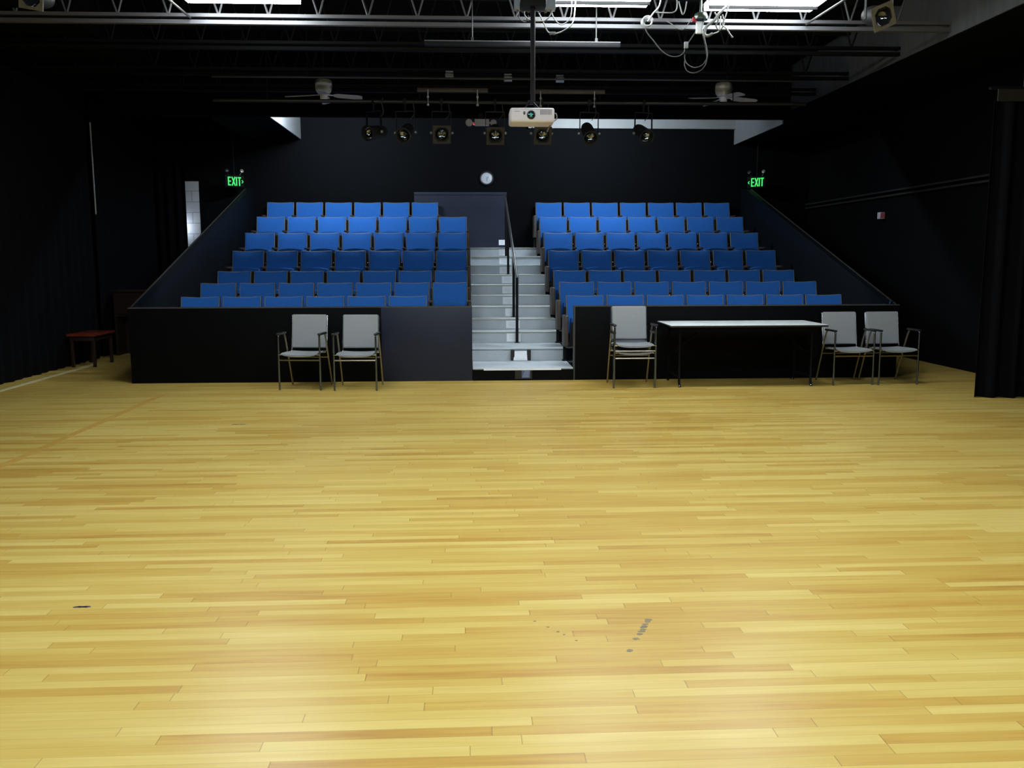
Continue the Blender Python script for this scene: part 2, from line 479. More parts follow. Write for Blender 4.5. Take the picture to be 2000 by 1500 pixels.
# notices on the risers
ordn = ['lowest', 'second', 'third', 'fourth', 'fifth', 'sixth', 'seventh', 'eighth', 'ninth', 'tenth', 'eleventh', 'twelfth']
def notice(cx, y, zc, wd, ht, label, rot=0.):
    t = thing('paper_notice', label, 'notice', (cx, y, zc-ht/2), 0, 'notices on the stair risers')
    mt = Matrix.Rotation(rot, 4, 'Y')
    MB().box((-wd/2, -.002, 0), (wd/2, 0, ht), mt).build('sheet', M['paper'], t)
    ln = MB()
    for i in range(6):
        zz = ht*(.22+.11*i)
        ln.box((-wd*(.3 if i else .12), -.0026, zz), (wd*(.28 if i % 2 else .16), -.002, zz+.004), mt)
    ln.build('print', M['ink'], t)
    return t
for k in range(2, 11):
    yy = Y1 + NO[k]*P
    notice(.68+.012*math.sin(k*2.1), yy-.0005, (k+.46)*RI, .205, .118,
           'white printed sheet taped to the grey riser of the %s step up' % ordn[k])
notice(.69, YB-.021, 11*RI+.115, .13, .10, 'small white notice on the dark back wall above the top step')
hold = thing('notice_holder', 'white lined sheet between black blocks on the second grey riser', 'notice', (.715, Y1+P-.05, RI))
MB().box((-.135, -.03, 0), (-.085, .03, .145), bevel=.006).box((.085, -.03, 0), (.135, .03, .145), bevel=.006).build('block', M['plastic'], hold)
MB().prism([(-.10, 0), (.088, 0), (.078, .125), (-.088, .122)], .003, Matrix.Translation((0, -.032, .004)) @ Matrix.Rotation(R(83), 4, 'X')).build('sheet', M['paper'], hold)
l = MB()
for i in range(9): l.box((-.065, -.0335+.0016*i, .018+.0105*i), (.06, -.0325+.0016*i, .0215+.0105*i))
l.build('print', M['ink'], hold)
low = thing('dark_notice', 'dark framed blue-grey notice on the black riser at floor level', 'notice', (.715, Y1-.009, .02))
MB().box((-.125, -.006, 0), (.09, -.0, .118), bevel=.003).build('frame', M['plastic'], low)
MB().box((-.04, -.009, .012), (.065, -.006, .108)).build('plate', M['bluepaper'], low)
l = MB()
for i in range(5): l.box((-.03+.006*i, -.010, .025+.017*i), (.045+.004*i, -.009, .031+.017*i), None)
l.build('print', M['paleblue'], low)
tag(MB().box((.20, Y1-.0155, RI-.026), (1.17, Y1-.0122, RI-.004)).build('tape_strip', M['tape']), 'white tape strip along the front edge of the lowest stair', 'tape')

# ------------------------------------------------------------------ theater seats
SW, SP = .488, .5444
def back_rows(front):
    """rings for a slightly dished, rounded back cushion"""
    rows = []
    n = 10
    prof = [(.34, .0), (.36, -.0), (.50, .0), (.66, .0), (.80, .0), (.855, 0), (.868, 0)]
    return prof
def seat_back():
    mb = MB(); bm = mb.bm
    nx, nz = 12, 12
    def pt(u, v, side):
        # u -1..1 across, v 0..1 up; reclined cushion
        hwid = (SW/2-.006)*(1-.02*(1-v))
        x = u*hwid
        top = .866 - .012*(1-u*u) if v == 1 else None
        z = .37 + v*(.866-.37) - (.013*(1-u*u))*v**4
        rec = .105*v
        y = rec - .035 + .022*(u*u-1)*-1*.0
        dish = .018*(u*u)                      # sides come forward
        bulge = .022*(1-u**4)*(1-(2*v-1)**4)
        if side == 0: yy = y - dish - .012 - bulge*.6
        else: yy = y - dish + .018
        return Vector((x, yy, z))
    rows = []
    for side in (0, 1):
        g = [[bm.verts.new(pt(-1+2*i/nx, j/nz, side)) for i in range(nx+1)] for j in range(nz+1)]
        rows.append(g)
        for j in range(nz):
            for i in range(nx):
                q = (g[j][i], g[j][i+1], g[j+1][i+1], g[j+1][i])
                bm.faces.new(q if side == 0 else q[::-1])
    a, b = rows
    for i in range(nx):
        bm.faces.new((a[0][i], b[0][i], b[0][i+1], a[0][i+1])); bm.faces.new((a[nz][i], a[nz][i+1], b[nz][i+1], b[nz][i]))
    for j in range(nz):
        bm.faces.new((a[j][0], a[j+1][0], b[j+1][0], b[j][0])); bm.faces.new((a[j][nx], b[j][nx], b[j+1][nx], a[j+1][nx]))
    return mb
def seat_shell():
    mb = MB(); bm = mb.bm
    nx, nz = 10, 8
    rows = []
    for side in (0, 1):
        g = []
        for j in range(nz+1):
            v = j/nz; r = []
            for i in range(nx+1):
                u = -1+2*i/nx
                z = .36 + v*(.868-.36) - (.013*(1-u*u))*v**4
                y = .105*v - .035 - .018*u*u + (.0185 if side == 0 else .058+.014*(1-u**4))
                r.append(bm.verts.new((u*(SW/2+.004), y, z)))
            g.append(r)
        rows.append(g)
        for j in range(nz):
            for i in range(nx):
                q = (g[j][i], g[j][i+1], g[j+1][i+1], g[j+1][i])
                bm.faces.new(q if side == 0 else q[::-1])
    a, b = rows
    for i in range(nx):
        bm.faces.new((a[0][i], b[0][i], b[0][i+1], a[0][i+1])); bm.faces.new((a[nz][i], a[nz][i+1], b[nz][i+1], b[nz][i]))
    for j in range(nz):
        bm.faces.new((a[j][0], a[j+1][0], b[j+1][0], b[j][0])); bm.faces.new((a[j][nx], b[j][nx], b[j+1][nx], a[j+1][nx]))
    return mb
def seat_edging():
    pts = []
    for s in ((-1, .0), (-1, .5), (-1, 1)): 
        v = s[1]; pts.append((-(SW/2+.001), .105*v-.035-.018+.0, .40+v*(.866-.40)))
    for i in range(1, 10):
        u = -1+.2*i; pts.append((u*(SW/2), .105-.035-.018*u*u, .868-.013*(1-u*u)))
    for v in (1, .5, 0): pts.append(((SW/2+.001), .105*v-.035-.018, .40+v*(.866-.40)))
    return MB().tube(pts, .005, 6)
def seat_pan(kind):
    # tipped-up seat: thin shell with an arched free edge; leans back
    mb = MB(); bm = mb.bm
    nx, nz = 10, 6
    rows = []
    for side in (0, 1):
        g = []
        for j in range(nz+1):
            v = j/nz; r = []
            for i in range(nx+1):
                u = -1+2*i/nx
                hwd = .215
                z = .25 + v*(.325) + .026*(1-u*u)*v
                if kind == 'cushion': y = (-.085-.10*v + .10*max(0, v-.8) if side == 0 else -.062-.012*v)
                else: y = (-.105-.075*v + .012*(1-v) if side == 0 else -.0855-.06*v)
                if kind == 'cushion' and side == 0: y += 0
                if kind == 'pan': z -= .055
                r.append(bm.verts.new((u*hwd*(1-.06*v*v), y - .012*(1-u*u)*v, z)))
            g.append(r)
        rows.append(g)
        for j in range(nz):
            for i in range(nx):
                q = (g[j][i], g[j][i+1], g[j+1][i+1], g[j+1][i])
                bm.faces.new(q if side == 0 else q[::-1])
    a, b = rows
    for i in range(nx):
        bm.faces.new((a[0][i], b[0][i], b[0][i+1], a[0][i+1])); bm.faces.new((a[nz][i], a[nz][i+1], b[nz][i+1], b[nz][i]))
    for j in range(nz):
        bm.faces.new((a[j][0], a[j+1][0], b[j+1][0], b[j][0])); bm.faces.new((a[j][nx], b[j][nx], b[j+1][nx], a[j+1][nx]))
    return mb
XA = SW/2 + (SP-SW)/2      # centre of an armrest, measured from the seat centre
def arm_mb(x):
    return MB().box((x-.024, -.26, .585), (x+.024, .0, .618), bevel=.010).box((x-.018, -.03, .40), (x+.018, .03, .60))
def standard_mb(x):
    return MB().box((x-.016, -.07, .03), (x+.016, .03, .60), bevel=.004).box((x-.02, -.15, 0), (x+.02, .07, .03), bevel=.005)
SEAT_ME = dict(
    backrest=seat_back().mesh('backrest', M['blue'], 60), back_shell=seat_shell().mesh('back_shell', M['shell'], 60),
    edging=seat_edging().mesh('edging', M['piping']), seat=seat_pan('cushion').mesh('seat', M['blue'], 60),
    seat_pan=seat_pan('pan').mesh('seat_pan', M['shell'], 60),
    armrest=arm_mb(0).mesh('armrest', M['armwood']), standard=standard_mb(0).mesh('standard', M['iron']),
    hinge=MB().lathe([(.001, -.012), (.013, -.008), (.015, 0), (.013, .008), (.001, .012)], 10, Matrix.Translation((0, .052, .672))).mesh('hinge_cap', M['chrome']),
    end_panel=MB().box((-.027, -.27, .20), (.027, .04, .612), bevel=.014, seg=3).mesh('end_panel', M['panel']),
    slim_panel=MB().box((-.022, -.25, .24), (.022, .04, .605), bevel=.010, seg=3).mesh('end_panel', M['armwood']),
    end_standard=MB().box((-.018, -.06, .0), (.018, -.015, .21)).box((-.03, -.10, 0), (.03, .03, .012)).mesh('standard', M['iron']))
def part(key, parent, x=0., name=None):
    o = bpy.data.objects.new(name or ('hinge_cap' if key == 'hinge' else key), SEAT_ME[key]); COL.objects.link(o)
    o.parent = parent; o.location = (x, 0, 0); return o
def theater_seat(cx, y, z, label, group, outer, aisle, hinge):
    """outer: side (-1/+1) away from the aisle carries this seat's arm; aisle: side of an aisle end panel or 0"""
    t = thing('theater_seat', label, 'seat', (cx, y, z), 0, group)
    for k in ('backrest', 'back_shell', 'edging', 'seat', 'seat_pan'): part(k, t)
    part('armrest', t, outer*XA); part('standard', t, outer*XA)
    if hinge: part('hinge', t, outer*XA)
    if aisle:
        part('end_panel' if aisle < 0 else 'slim_panel', t, aisle*(XA+.006), 'end_panel'); part('armrest', t, aisle*XA); part('end_standard', t, aisle*(XA+.006), 'standard')
    return t
ROWN = ['front row', 'second row', 'third row', 'fourth row', 'fifth row', 'sixth row', 'back row']
ORD = ['first', 'second', 'third', 'fourth', 'fifth', 'sixth', 'seventh']
XLB, XRB = .0574, 1.3333
for k in range(7):
    yy = Y1 + k*P + .856; zz = LEV[k]*RI
    # far side from the table: 6 seats in the front and back rows, else 7
    m = 1 if k in (0, 6) else 0
    for j in range(7-m):
        cx = XLB - SP*(j+1+m) + SW/2
        lab = 'blue folding theater seat, %s from the aisle, %s, side away from the white table' % (ORD[j], ROWN[k])
        theater_seat(cx, yy + random.uniform(-.008, .008), zz, lab, 'theater seats on the side away from the table', -1, 1 if j == 0 else 0, k in (1, 3) and j < 6)
    for j in range(7):
        cx = XRB + SP*j + SW/2
        lab = 'blue folding theater seat, %s from the aisle, %s, side behind the white table' % (ORD[j], ROWN[k])
        theater_seat(cx, yy + random.uniform(-.008, .008), zz, lab, 'theater seats on the side behind the table', 1, -1 if j == 0 else 0, k in (1, 3, 4) and j < 6)
for o in COL.objects:
    if o.name.startswith('theater_seat'): o.rotation_euler = (random.uniform(-.012, .012), 0, random.uniform(-.012, .012))

# ------------------------------------------------------------------ grey stacking armchairs
def make_chair():
    t = bpy.data.objects.new('armchair', None); COL.objects.link(t)
    hx = .243
    for s in (-1, 1):
        x = s*hx
        MB().tube(smooth_path([(x, -.25, 0), (x, -.25, .35), (x, -.25, .60), (x, -.248, .632), (x, -.232, .643)], 4), .0115, 10).build('front_leg', M['leg'], t)
        MB().tube(smooth_path([(x, -.03, .640), (x, -.012, .625), (x, .05, .50), (x, .245, 0)], 4), .0105, 10).build('rear_leg', M['warmtube'], t)
        MB().box((x-.02, -.262, .640), (x+.02, .01, .664), bevel=.009, seg=3).build('armrest', M['plastic'], t)
        # brackets joining the seat to the legs
        MB().box((s*.205, -.262, .41), (s*hx, -.238, .425), bevel=.003).build('bracket', M['chrome'], t)
        MB().box((s*.205, .0, .415), (s*hx, .03, .43), bevel=.003).build('bracket', M['chrome'], t)
    MB().tube([(-hx, -.25, .352), (hx, -.25, .352)], .009, 8).build('crossbar', M['warmtube'], t)
    MB().tube([(-hx, .11, .352), (hx, .11, .352)], .009, 8).build('crossbar', M['warmtube'], t)
    # seat: thin upholstered pad, dipped across and rolled at the front
    mb = MB(); bm = mb.bm
    nx, ny = 12, 10; gs = []
    for side in (0, 1):
        g = []
        for j in range(ny+1):
            v = j/ny; r = []
            for i in range(nx+1):
                u = -1+2*i/nx
                y = -.275 + v*.46
                z = .436 - .012*v - .014*(1-u*u)*(1-.4*v) - (.008*(1-v/.2)**2 if v < .2 else 0)
                z += -.022*(1-.6*abs(u)**6) if side else 0
                r.append(bm.verts.new((u*.212, y, z)))
            g.append(r)
        gs.append(g)
        for j in range(ny):
            for i in range(nx):
                q = (g[j][i], g[j][i+1], g[j+1][i+1], g[j+1][i]); bm.faces.new(q if side == 0 else q[::-1])
    a, b = gs
    for i in range(nx):
        bm.faces.new((a[0][i], b[0][i], b[0][i+1], a[0][i+1])); bm.faces.new((a[ny][i], a[ny][i+1], b[ny][i+1], b[ny][i]))
    for j in range(ny):
        bm.faces.new((a[j][0], a[j+1][0], b[j+1][0], b[j][0])); bm.faces.new((a[j][nx], b[j][nx], b[j+1][nx], a[j+1][nx]))
    mb.build('seat', M['grey'], t, smooth=60)
    # back: flat pad, slightly curved, reclined
    bk = MB().box((-.205, -.018, 0), (.205, .018, .40), bevel=.014, seg=3)
    for v in bk.bm.verts: v.co.y -= .022*(v.co.x/.205)**2 - .011
    bk.bm.transform(Matrix.Translation((0, .155, .457)) @ Matrix.Rotation(R(-10), 4, 'X'))
    bk.build('backrest', M['grey'], t, smooth=60)
    for s in (-1, 1):
        x = s*.213
        MB().tube(smooth_path([(x, .02, .425), (x, .13, .418), (x, .155, .46), (x, .222, .842)], 4), .010, 8).build('back_frame', M['chrome'], t)
    return t
c0 = make_chair()
CG = 'grey stacking armchairs along the front wall'
placed = [((-1.915, 10.735, 0), R(-7), 'grey fabric armchair turned slightly, at the outer end of the pair away from the table'),
          ((-1.283, 10.655, 0), R(-3), 'grey fabric armchair next to the stairs in the pair away from the table'),
          ((1.955, 10.672, 0), 0., 'lower grey armchair of the two stacked beside the white table'),
          ((1.955, 10.645, .088), 0., 'upper grey armchair stacked on another beside the white table'),
          ((4.605, 10.757, 0), R(2), 'grey fabric armchair half behind the end of the white table'),
          ((5.150, 10.757, 0), R(3.5), 'grey fabric armchair nearest the right wall, beyond the table')]
for i, (loc, rz, lab) in enumerate(placed):
    c = c0 if i == 0 else copy_tree(c0)
    c.location = loc; c.rotation_euler = (0, 0, rz)
    tag(c, lab, 'chair', CG)

# ------------------------------------------------------------------ folding table
tb = thing('folding_table', 'long folding table with white top and black legs at the front wall', 'table', (3.285, 10.72, 0))
MB().box((-.925, -.39, .722), (.925, .39, .742), bevel=.004).build('tabletop', M['laminate'], tb)
MB().box((-.928, -.393, .716), (.928, .393, .736), bevel=.003).build('edge_band', M['plastic'], tb)
MB().box((-.84, -.32, .665), (.84, -.30, .717)).box((-.84, .30, .665), (.84, .32, .717)).box((-.84, -.3, .665), (-.82, .3, .717)).box((.82, -.3, .665), (.84, .3, .717)).build('apron', M['tableblack'], tb)
for s in (-1, 1):
    x = s*.79
    for y in (-.26, .30):
        lg = MB().tube([(x, y, .715), (x, y, .06), (x, y+(-.03 if y < 0 else .03), .02)], .014, 8).build('leg', M['tableblack'], tb)
        MB().lathe([(.016, 0), (.016, .02), (.012, .028)], 10, Matrix.Translation((x, y+(-.03 if y < 0 else .03), 0))).build('foot', M['chrome'], lg)
    MB().tube([(x, -.26, .12), (x, .30, .12)], .012, 8).build('stretcher', M['tableblack'], tb)
    MB().tube([(x, 0, .40), (x-s*.36, 0, .70)], .007, 6).tube([(x, -.26, .40), (x, .30, .40)], .008, 6).build('brace', M['tableblack'], tb)

# ------------------------------------------------------------------ projector on its pole
pole = thing('projector_pole', 'black ceiling pole that carries the white projector', 'pole', (.65, 8.98, 3.02))
MB().tube([(0, 0, 0), (0, 0, ZC-3.02)], .024, 14).build('tube', M['iron'], pole)
MB().box((-.12, -.10, .85), (.12, .10, .93), bevel=.01).build('clamp', M['iron'], pole)
pj = thing('projector', 'white projector hanging from the black pole above the stairs', 'projector', (.635, 8.98, 2.795))
MB().box((-.212, -.16, 0), (.212, .16, .135), bevel=.026, seg=4).build('body', M['projwhite'], pj)
MB().lathe([(.041, 0), (.041, .012), (.032, .014), (.032, .004)], 20, Matrix.Translation((-.012, -.156, .068)) @ Matrix.Rotation(R(90), 4, 'X')).build('lens_ring', M['plastic'], pj)
ln = MB().lathe([(.032, 0), (.028, .008), (.016, .013), (.002, .015)], 20, Matrix.Translation((-.012, -.157, .068)) @ Matrix.Rotation(R(90), 4, 'X')).build('lens', M['glass'], pj)
MB().lathe([(.014, .012), (.010, .0165), (.002, .018)], 14, Matrix.Translation((-.014, -.157, .068)) @ Matrix.Diagonal((1, 1, 1.4, 1)) @ Matrix.Rotation(R(90), 4, 'X')).build('lens_glint', M['tealglint'], ln)  # teal dome paints in the highlight on the lens
g = MB()
for i in range(8): g.box((.075+.014*i, -.163, .07), (.083+.014*i, -.158, .118))
g.build('vent', M['grille'], pj)
MB().lathe([(.011, 0), (.011, .006), (.002, .007)], 12, Matrix.Translation((-.077, -.156, .085)) @ Matrix.Diagonal((1, 1, 1.6, 1)) @ Matrix.Rotation(R(90), 4, 'X')).build('sensor', M['plastic'], pj)
MB().box((-.17, -.1625, .098), (-.12, -.159, .102)).build('badge', M['grille'], pj)
MB().box((-.08, -.08, .135), (.08, .08, .15), bevel=.004).tube([(-.07, -.07, .14), (0, 0, .225)], .008, 6).tube([(.07, -.07, .14), (0, 0, .225)], .008, 6).tube([(-.07, .07, .14), (0, 0, .225)], .008, 6).tube([(.07, .07, .14), (0, 0, .225)], .008, 6).lathe([(.034, .19), (.034, .226)], 12).build('mount', M['iron'], pj)
MB().tube(smooth_path([(.21, .0, .11), (.24, -.02, .10), (.25, .02, .06), (.21, .03, .03), (.17, .05, -.03), (.16, .06, -.06)], 5), .006, 6).build('cord', M['cable'], pj)

jb = thing('junction_box', 'pale blue steel wiring box at the top of the projector pole', 'electrical box', (.68, 9.146, 3.90))
MB().box((-.20, -.06, 0), (.20, .06, .11), bevel=.006).build('box', M['boxblue'], jb)
o = MB()
for i in range(7): o.lathe([(.012, -.025), (.012, 0)], 8, Matrix.Translation((-.17+.055*i, 0, 0)))
o.build('gland', M['grille'], jb)
MB().box((-.185, -.066, .012), (.185, -.06, .098), bevel=.002).build('cover', M['boxblue'], jb)
for x in (-.15, .15): MB().tube([(x, 0, .11), (x, 0, .72)], .008, 6).build('hanger', M['steel'], jb)

# ------------------------------------------------------------------ lighting pipes and battens
def pipe(name, a, b, r, label, m='pipe', hang=(), cat='pipe'):
    t = thing(name, label, cat, a)
    a, b = Vector(a), Vector(b)
    MB().tube([(0, 0, 0), b-a], r, 10).build('tube', M[m], t)
    for x in hang:
        f = (x-a.x)/(b.x-a.x); p = (b-a)*f
        MB().tube([p, (p.x, p.y, ZC-a.z)], .007, 6).build('hanger', M['steel'], t)
    return t
pipe('lighting_pipe', (-3.3, 12.4, 3.577), (4.6, 12.4, 3.577), .024, 'long dark pipe from which the seven stage lamps hang', 'pipe', (-2.6, -.6, 1.8, 3.6))
bt = thing('batten', 'short dark batten with a bright upper edge crossing behind the projector pole', 'batten', (.615, 9.98, 3.765))
MB().box((-1.04, -.03, -.022), (1.04, .03, .022), bevel=.003).build('body', M['iron'], bt)
MB().box((-1.04, -.034, .022), (1.04, .034, .032)).build('lit_edge', M['litsteel'], bt)  # pale strip paints in the lit top edge of the batten
for x in (-.535, .785):
    MB().tube([(x, 0, .03), (x, 0, ZC-3.765)], .007, 6).box((x-.014, -.02, .03), (x+.014, .02, .07)).build('hanger', M['conduit'], bt)
pipe('conduit', (-3.2, 12.0, 3.80), (4.3, 12.0, 3.80), .012, 'thin dark conduit running under the joists above the fans', 'pipe', (-2., 3.4))
def angle_iron(a, b, label):
    a, b = Vector(a), Vector(b)
    t = MB().tube([Vector((0, 0, 0)), b-a], .012, 6).build('brace_rod', M['conduit'], None, a)
    return tag(t, label, 'brace')
angle_iron((-2.86, 10.0, 4.01), (-2.90, 8.4, 4.02), 'thin brace rod beside the single fluorescent panel above the pair of chairs')
angle_iron((3.68, 10.0, 4.01), (3.75, 8.4, 4.02), 'thin brace rod slanting from the joist above the table')

# boards on the lamp pipe
for x0, x1, z0, z1, lab in ((-.634, .300, 3.70, 3.745, 'brown board above the lamp pipe with the emergency light below it'),
                            (.86, 1.861, 3.69, 3.735, 'brown board above the lamp pipe just past the projector pole')):
    t = thing('wooden_board', lab, 'board', ((x0+x1)/2, 12.4, z0), 0, 'boards fixed over the lamp pipe')
    h = (x1-x0)/2
    MB().box((-h, -.015, 0), (h, .015, .055), bevel=.003).build('plank', M['board'], t)
    for s in (-1, 1):
        xx = s*(h-.14) + (.0 if x0 < 0 else 0)
        MB().tube([(xx, -.03, .03), (xx, -.03, -.17)], .008, 6).lathe([(.016, -.178), (.016, -.155)], 8, Matrix.Translation((xx, -.03, 0))).lathe([(.016, -.075), (.016, -.055)], 8, Matrix.Translation((xx, -.03, 0))).build('bolt', M['knob'], t)

for x, z, lab in ((-.212, 3.955, 'pale blue outlet box on the joist, furthest from the pole'), (.578, 3.925, 'pale blue outlet box on the joist just before the projector pole'),
                  (1.284, 3.915, 'pale blue outlet box on the joist just beyond the projector pole')):
    t = thing('outlet_box', lab, 'electrical box', (x, 12.66, z), 0, 'outlet boxes on the joist')
    MB().box((-.055, -.04, -.03), (.055, .03, .03), bevel=.004).build('box', M['boxblue'], t)
    MB().box((-.05, -.03, .045), (.05, .02, .065), bevel=.003).tube([(0, 0, .03), (0, 0, .05)], .01, 6).build('bracket', M['boxblue'], t)

# ------------------------------------------------------------------ stage lamps
def make_lamp(square):
    # local origin: the pipe; lens axis along -Y of the head
    t = bpy.data.objects.new('stage_lamp', None); COL.objects.link(t)
    MB().box((-.02, -.032, -.035), (.02, .032, .035), bevel=.006).tube([(0, 0, -.03), (0, 0, -.12)], .009, 8).build('clamp', M['iron'], t)
    MB().box((-.13, -.015, -.13), (.13, .015, -.12)).box((-.13, -.015, -.41), (-.122, .015, -.12)).box((.122, -.015, -.41), (.13, .015, -.12)).build('yoke', M['iron'], t)
    return t
def stage_lamp(x, yaw, tilt, square, drop, label, nb=True):
    t = make_lamp(square)
    t.location = (x, 12.4, 3.577); t.rotation_euler = (0, 0, yaw)
    tag(t, label, 'stage lamp', 'stage lamps on the pipe over the seats')
    pv = Vector((0, 0, -.40))
    H = Matrix.Translation(pv) @ Matrix.Rotation(tilt, 4, 'X') @ Matrix.Rotation(R(90), 4, 'X')   # +Z of the head -> -Y, tilted down
    MB().lathe([(.03, -.20), (.07, -.19), (.082, -.14), (.088, 0), (.094, .10), (.094, .125), (.085, .125), (.083, .07), (.07, .02), (.002, .015)], 24, H).build('body', M['lamp_body'], t)
    MB().lathe([(.082, .082), (.072, .060), (.052, .044), (.028, .036), (.004, .034)], 24, H, False).build('reflector', M['reflector'], t)
    MB().lathe([(.016, .036), (.018, .06), (.012, .08), (.003, .086)], 12, H).build('bulb', M['reflector'], t)
    if square:
        f = MB().box((-.118, -.118, .122), (.118, -.092, .136), H).box((-.118, .092, .122), (.118, .118, .136), H).box((-.118, -.092, .122), (-.092, .092, .136), H).box((.092, -.092, .122), (.118, .092, .136), H)
        for a in range(4):
            q = [(.118*0+.05, .092), (.092, .092), (.092, .05)]
            f.prism(q, .006, H @ Matrix.Rotation(R(90*a), 4, 'Z') @ Matrix.Translation((0, 0, .126)))
        f.build('gel_frame', M['lamp_frame'], t)
    else:
        MB().lathe([(.096, .112), (.104, .118), (.104, .135), (.094, .135)], 24, H, False).build('rim', M['lamp_frame'], t)
    for s in (-1, 1):
        MB().lathe([(.018, 0), (.018, .02), (.008, .028)], 10, Matrix.Translation((s*.13, 0, -.40)) @ Matrix.Rotation(s*R(90), 4, 'Y')).build('knob', M['knob'], t)
    MB().tube(smooth_path([(.05, .06, -.22), (.11, .07, -.14), (.10, .05, -.02), (.16, .01, .03)], 5), .006, 6).build('cord', M['dcable'], t)
    return t
LP = [(-1.215, R(-38), R(10), False, 'black stage lamp at the far end of the pipe, turned toward the fan'),
      (-.80, R(-12), R(24), False, 'round black stage lamp second along the pipe, before the square framed ones'),
      (-.319, R(2), R(18), True, 'stage lamp with square dark frame, third along the pipe'),
      (.394, R(0), R(24), True, 'stage lamp with square dark frame under the emergency light'),
      (1.015, R(4), R(22), True, 'bright-faced stage lamp hanging just below the projector'),
      (1.655, R(6), R(34), False, 'round black stage lamp in front of the pale beam, after the projector'),
      (2.39, R(16), R(26), False, 'dim black stage lamp at the table end of the pipe')]
for x, yw, tl, sq, lab in LP: stage_lamp(x, yw, tl, sq, 0, lab)

def hung_lamp(loc, yaw, roll, tilt, label, mfr):
    t = thing('stage_lamp', label, 'stage lamp', loc)
    t.rotation_euler = (0, 0, yaw)
    H = Matrix.Rotation(tilt, 4, 'X') @ Matrix.Rotation(roll, 4, 'Y') @ Matrix.Rotation(R(90), 4, 'X')
    MB().lathe([(.03, -.22), (.07, -.20), (.082, -.14), (.088, 0), (.088, .03), (.08, .03), (.078, -.01), (.05, -.06), (.002, -.07)], 24, H).build('body', M['lamp_body'], t)
    MB().lathe([(.08, .0), (.06, -.03), (.03, -.05), (.003, -.055)], 24, H, False).build('reflector', M['glass'], t)
    f = MB().box((-.1, -.1, .03), (.1, -.075, .042), H).box((-.1, .075, .03), (.1, .1, .042), H).box((-.1, -.075, .03), (-.075, .075, .042), H).box((.075, -.075, .03), (.1, .075, .042), H)
    for a in range(4): f.prism([(.035, .076), (.076, .076), (.076, .035)], .008, H @ Matrix.Rotation(R(90*a), 4, 'Z') @ Matrix.Translation((0, 0, .032)))
    f.build('gel_frame', M[mfr], t)
    MB().box((-.13, .02, -.02), (-.122, .05, .22)).box((.122, .02, -.02), (.13, .05, .22)).box((-.13, .02, .21), (.13, .05, .22)).tube([(0, .035, .21), (0, .035, ZC-loc[2])], .01, 8).build('yoke', M['iron'], t)
    return t
hung_lamp((3.555, 7.9, 3.555), R(8), R(-24), R(16), 'stage lamp with yellowed square frame beside the grey concrete beam', 'rust_frame')
hung_lamp((-3.51, 7.9, 3.63), R(-6), R(10), R(10), 'stage lamp with worn square frame in the dark corner away from the beam', 'rust_frame')

# emergency light with two round heads
em = thing('emergency_light', 'white emergency light unit with two round heads beside the projector', 'emergency light', (.245, 14.86, 3.62))
MB().box((-.10, -.05, 0), (.13, .04, .10), bevel=.008).build('case', M['alarmwhite'], em)
for x, r in ((-.19, .055), (.20, .05)):
    h = MB().lathe([(.02, -.05), (r, -.03), (r, .02), (r*.9, .025)], 18, Matrix.Translation((x, -.03, .045)) @ Matrix.Rotation(R(90), 4, 'X')).tube([(x, 0, .045), (x*.5, 0, .05)], .012, 6).build('lamp_head', M['alarmwhite'], em)
    MB().lathe([(r*.88, .024), (r*.6, .032), (.002, .036)], 18, Matrix.Translation((x, -.03, .045)) @ Matrix.Rotation(R(90), 4, 'X')).build('lens', M['alarmwhite'], h)
MB().lathe([(.012, 0), (.012, .006), (.002, .008)], 10, Matrix.Translation((-.115, -.052, .015)) @ Matrix.Rotation(R(90), 4, 'X')).build('indicator', M['led'], em)
MB().box((-.03, -.0, .09), (.03, .09, .20)).build('bracket', M['iron'], em)

# ------------------------------------------------------------------ ceiling fans
def make_fan(rot):
    t = bpy.data.objects.new('ceiling_fan', None); COL.objects.link(t)
    MB().lathe([(.105, .02), (.118, .0), (.122, -.07), (.112, -.13), (.085, -.165), (.06, -.17)], 24).build('motor', M['fan'], t)
    MB().lathe([(.052, -.168), (.055, -.24), (.045, -.262), (.012, -.27)], 18).build('switch_housing', M['fan'], t)
    MB().tube([(0, 0, .02), (0, 0, ZC-4.03)], .014, 10).lathe([(.06, ZC-4.03-.05), (.06, ZC-4.03)], 16).build('downrod', M['iron'], t)
    for a in range(4):
        mt = Matrix.Rotation(rot + R(90*a), 4, 'Z') @ Matrix.Translation((0, 0, -.185)) @ Matrix.Rotation(R(-3.5), 4, 'Y').inverted() @ Matrix.Rotation(R(-14), 4, 'X')
        poly = [(.14, -.035), (.20, -.062), (.50, -.068), (.545, -.045), (.545, .045), (.50, .068), (.20, .062), (.14, .035)]
        b = MB().prism(poly, .006, mt).build('blade', M['blade'], t)
        MB().box((.05, -.014, .0), (.16, .014, .008), mt).build('blade_iron', M['fan'], b)
    return t
f1 = make_fan(R(4)); f1.location = (-2.027, 13.5, 4.03)
tag(f1, 'white ceiling fan above the seats on the side away from the table', 'ceiling fan', 'white ceiling fans')
f2 = copy_tree(f1); f2.location = (3.777, 13.5, 4.03); f2.rotation_euler = (0, 0, R(9))
tag(f2, 'white ceiling fan near the concrete beam, above the table side seats', 'ceiling fan', 'white ceiling fans')

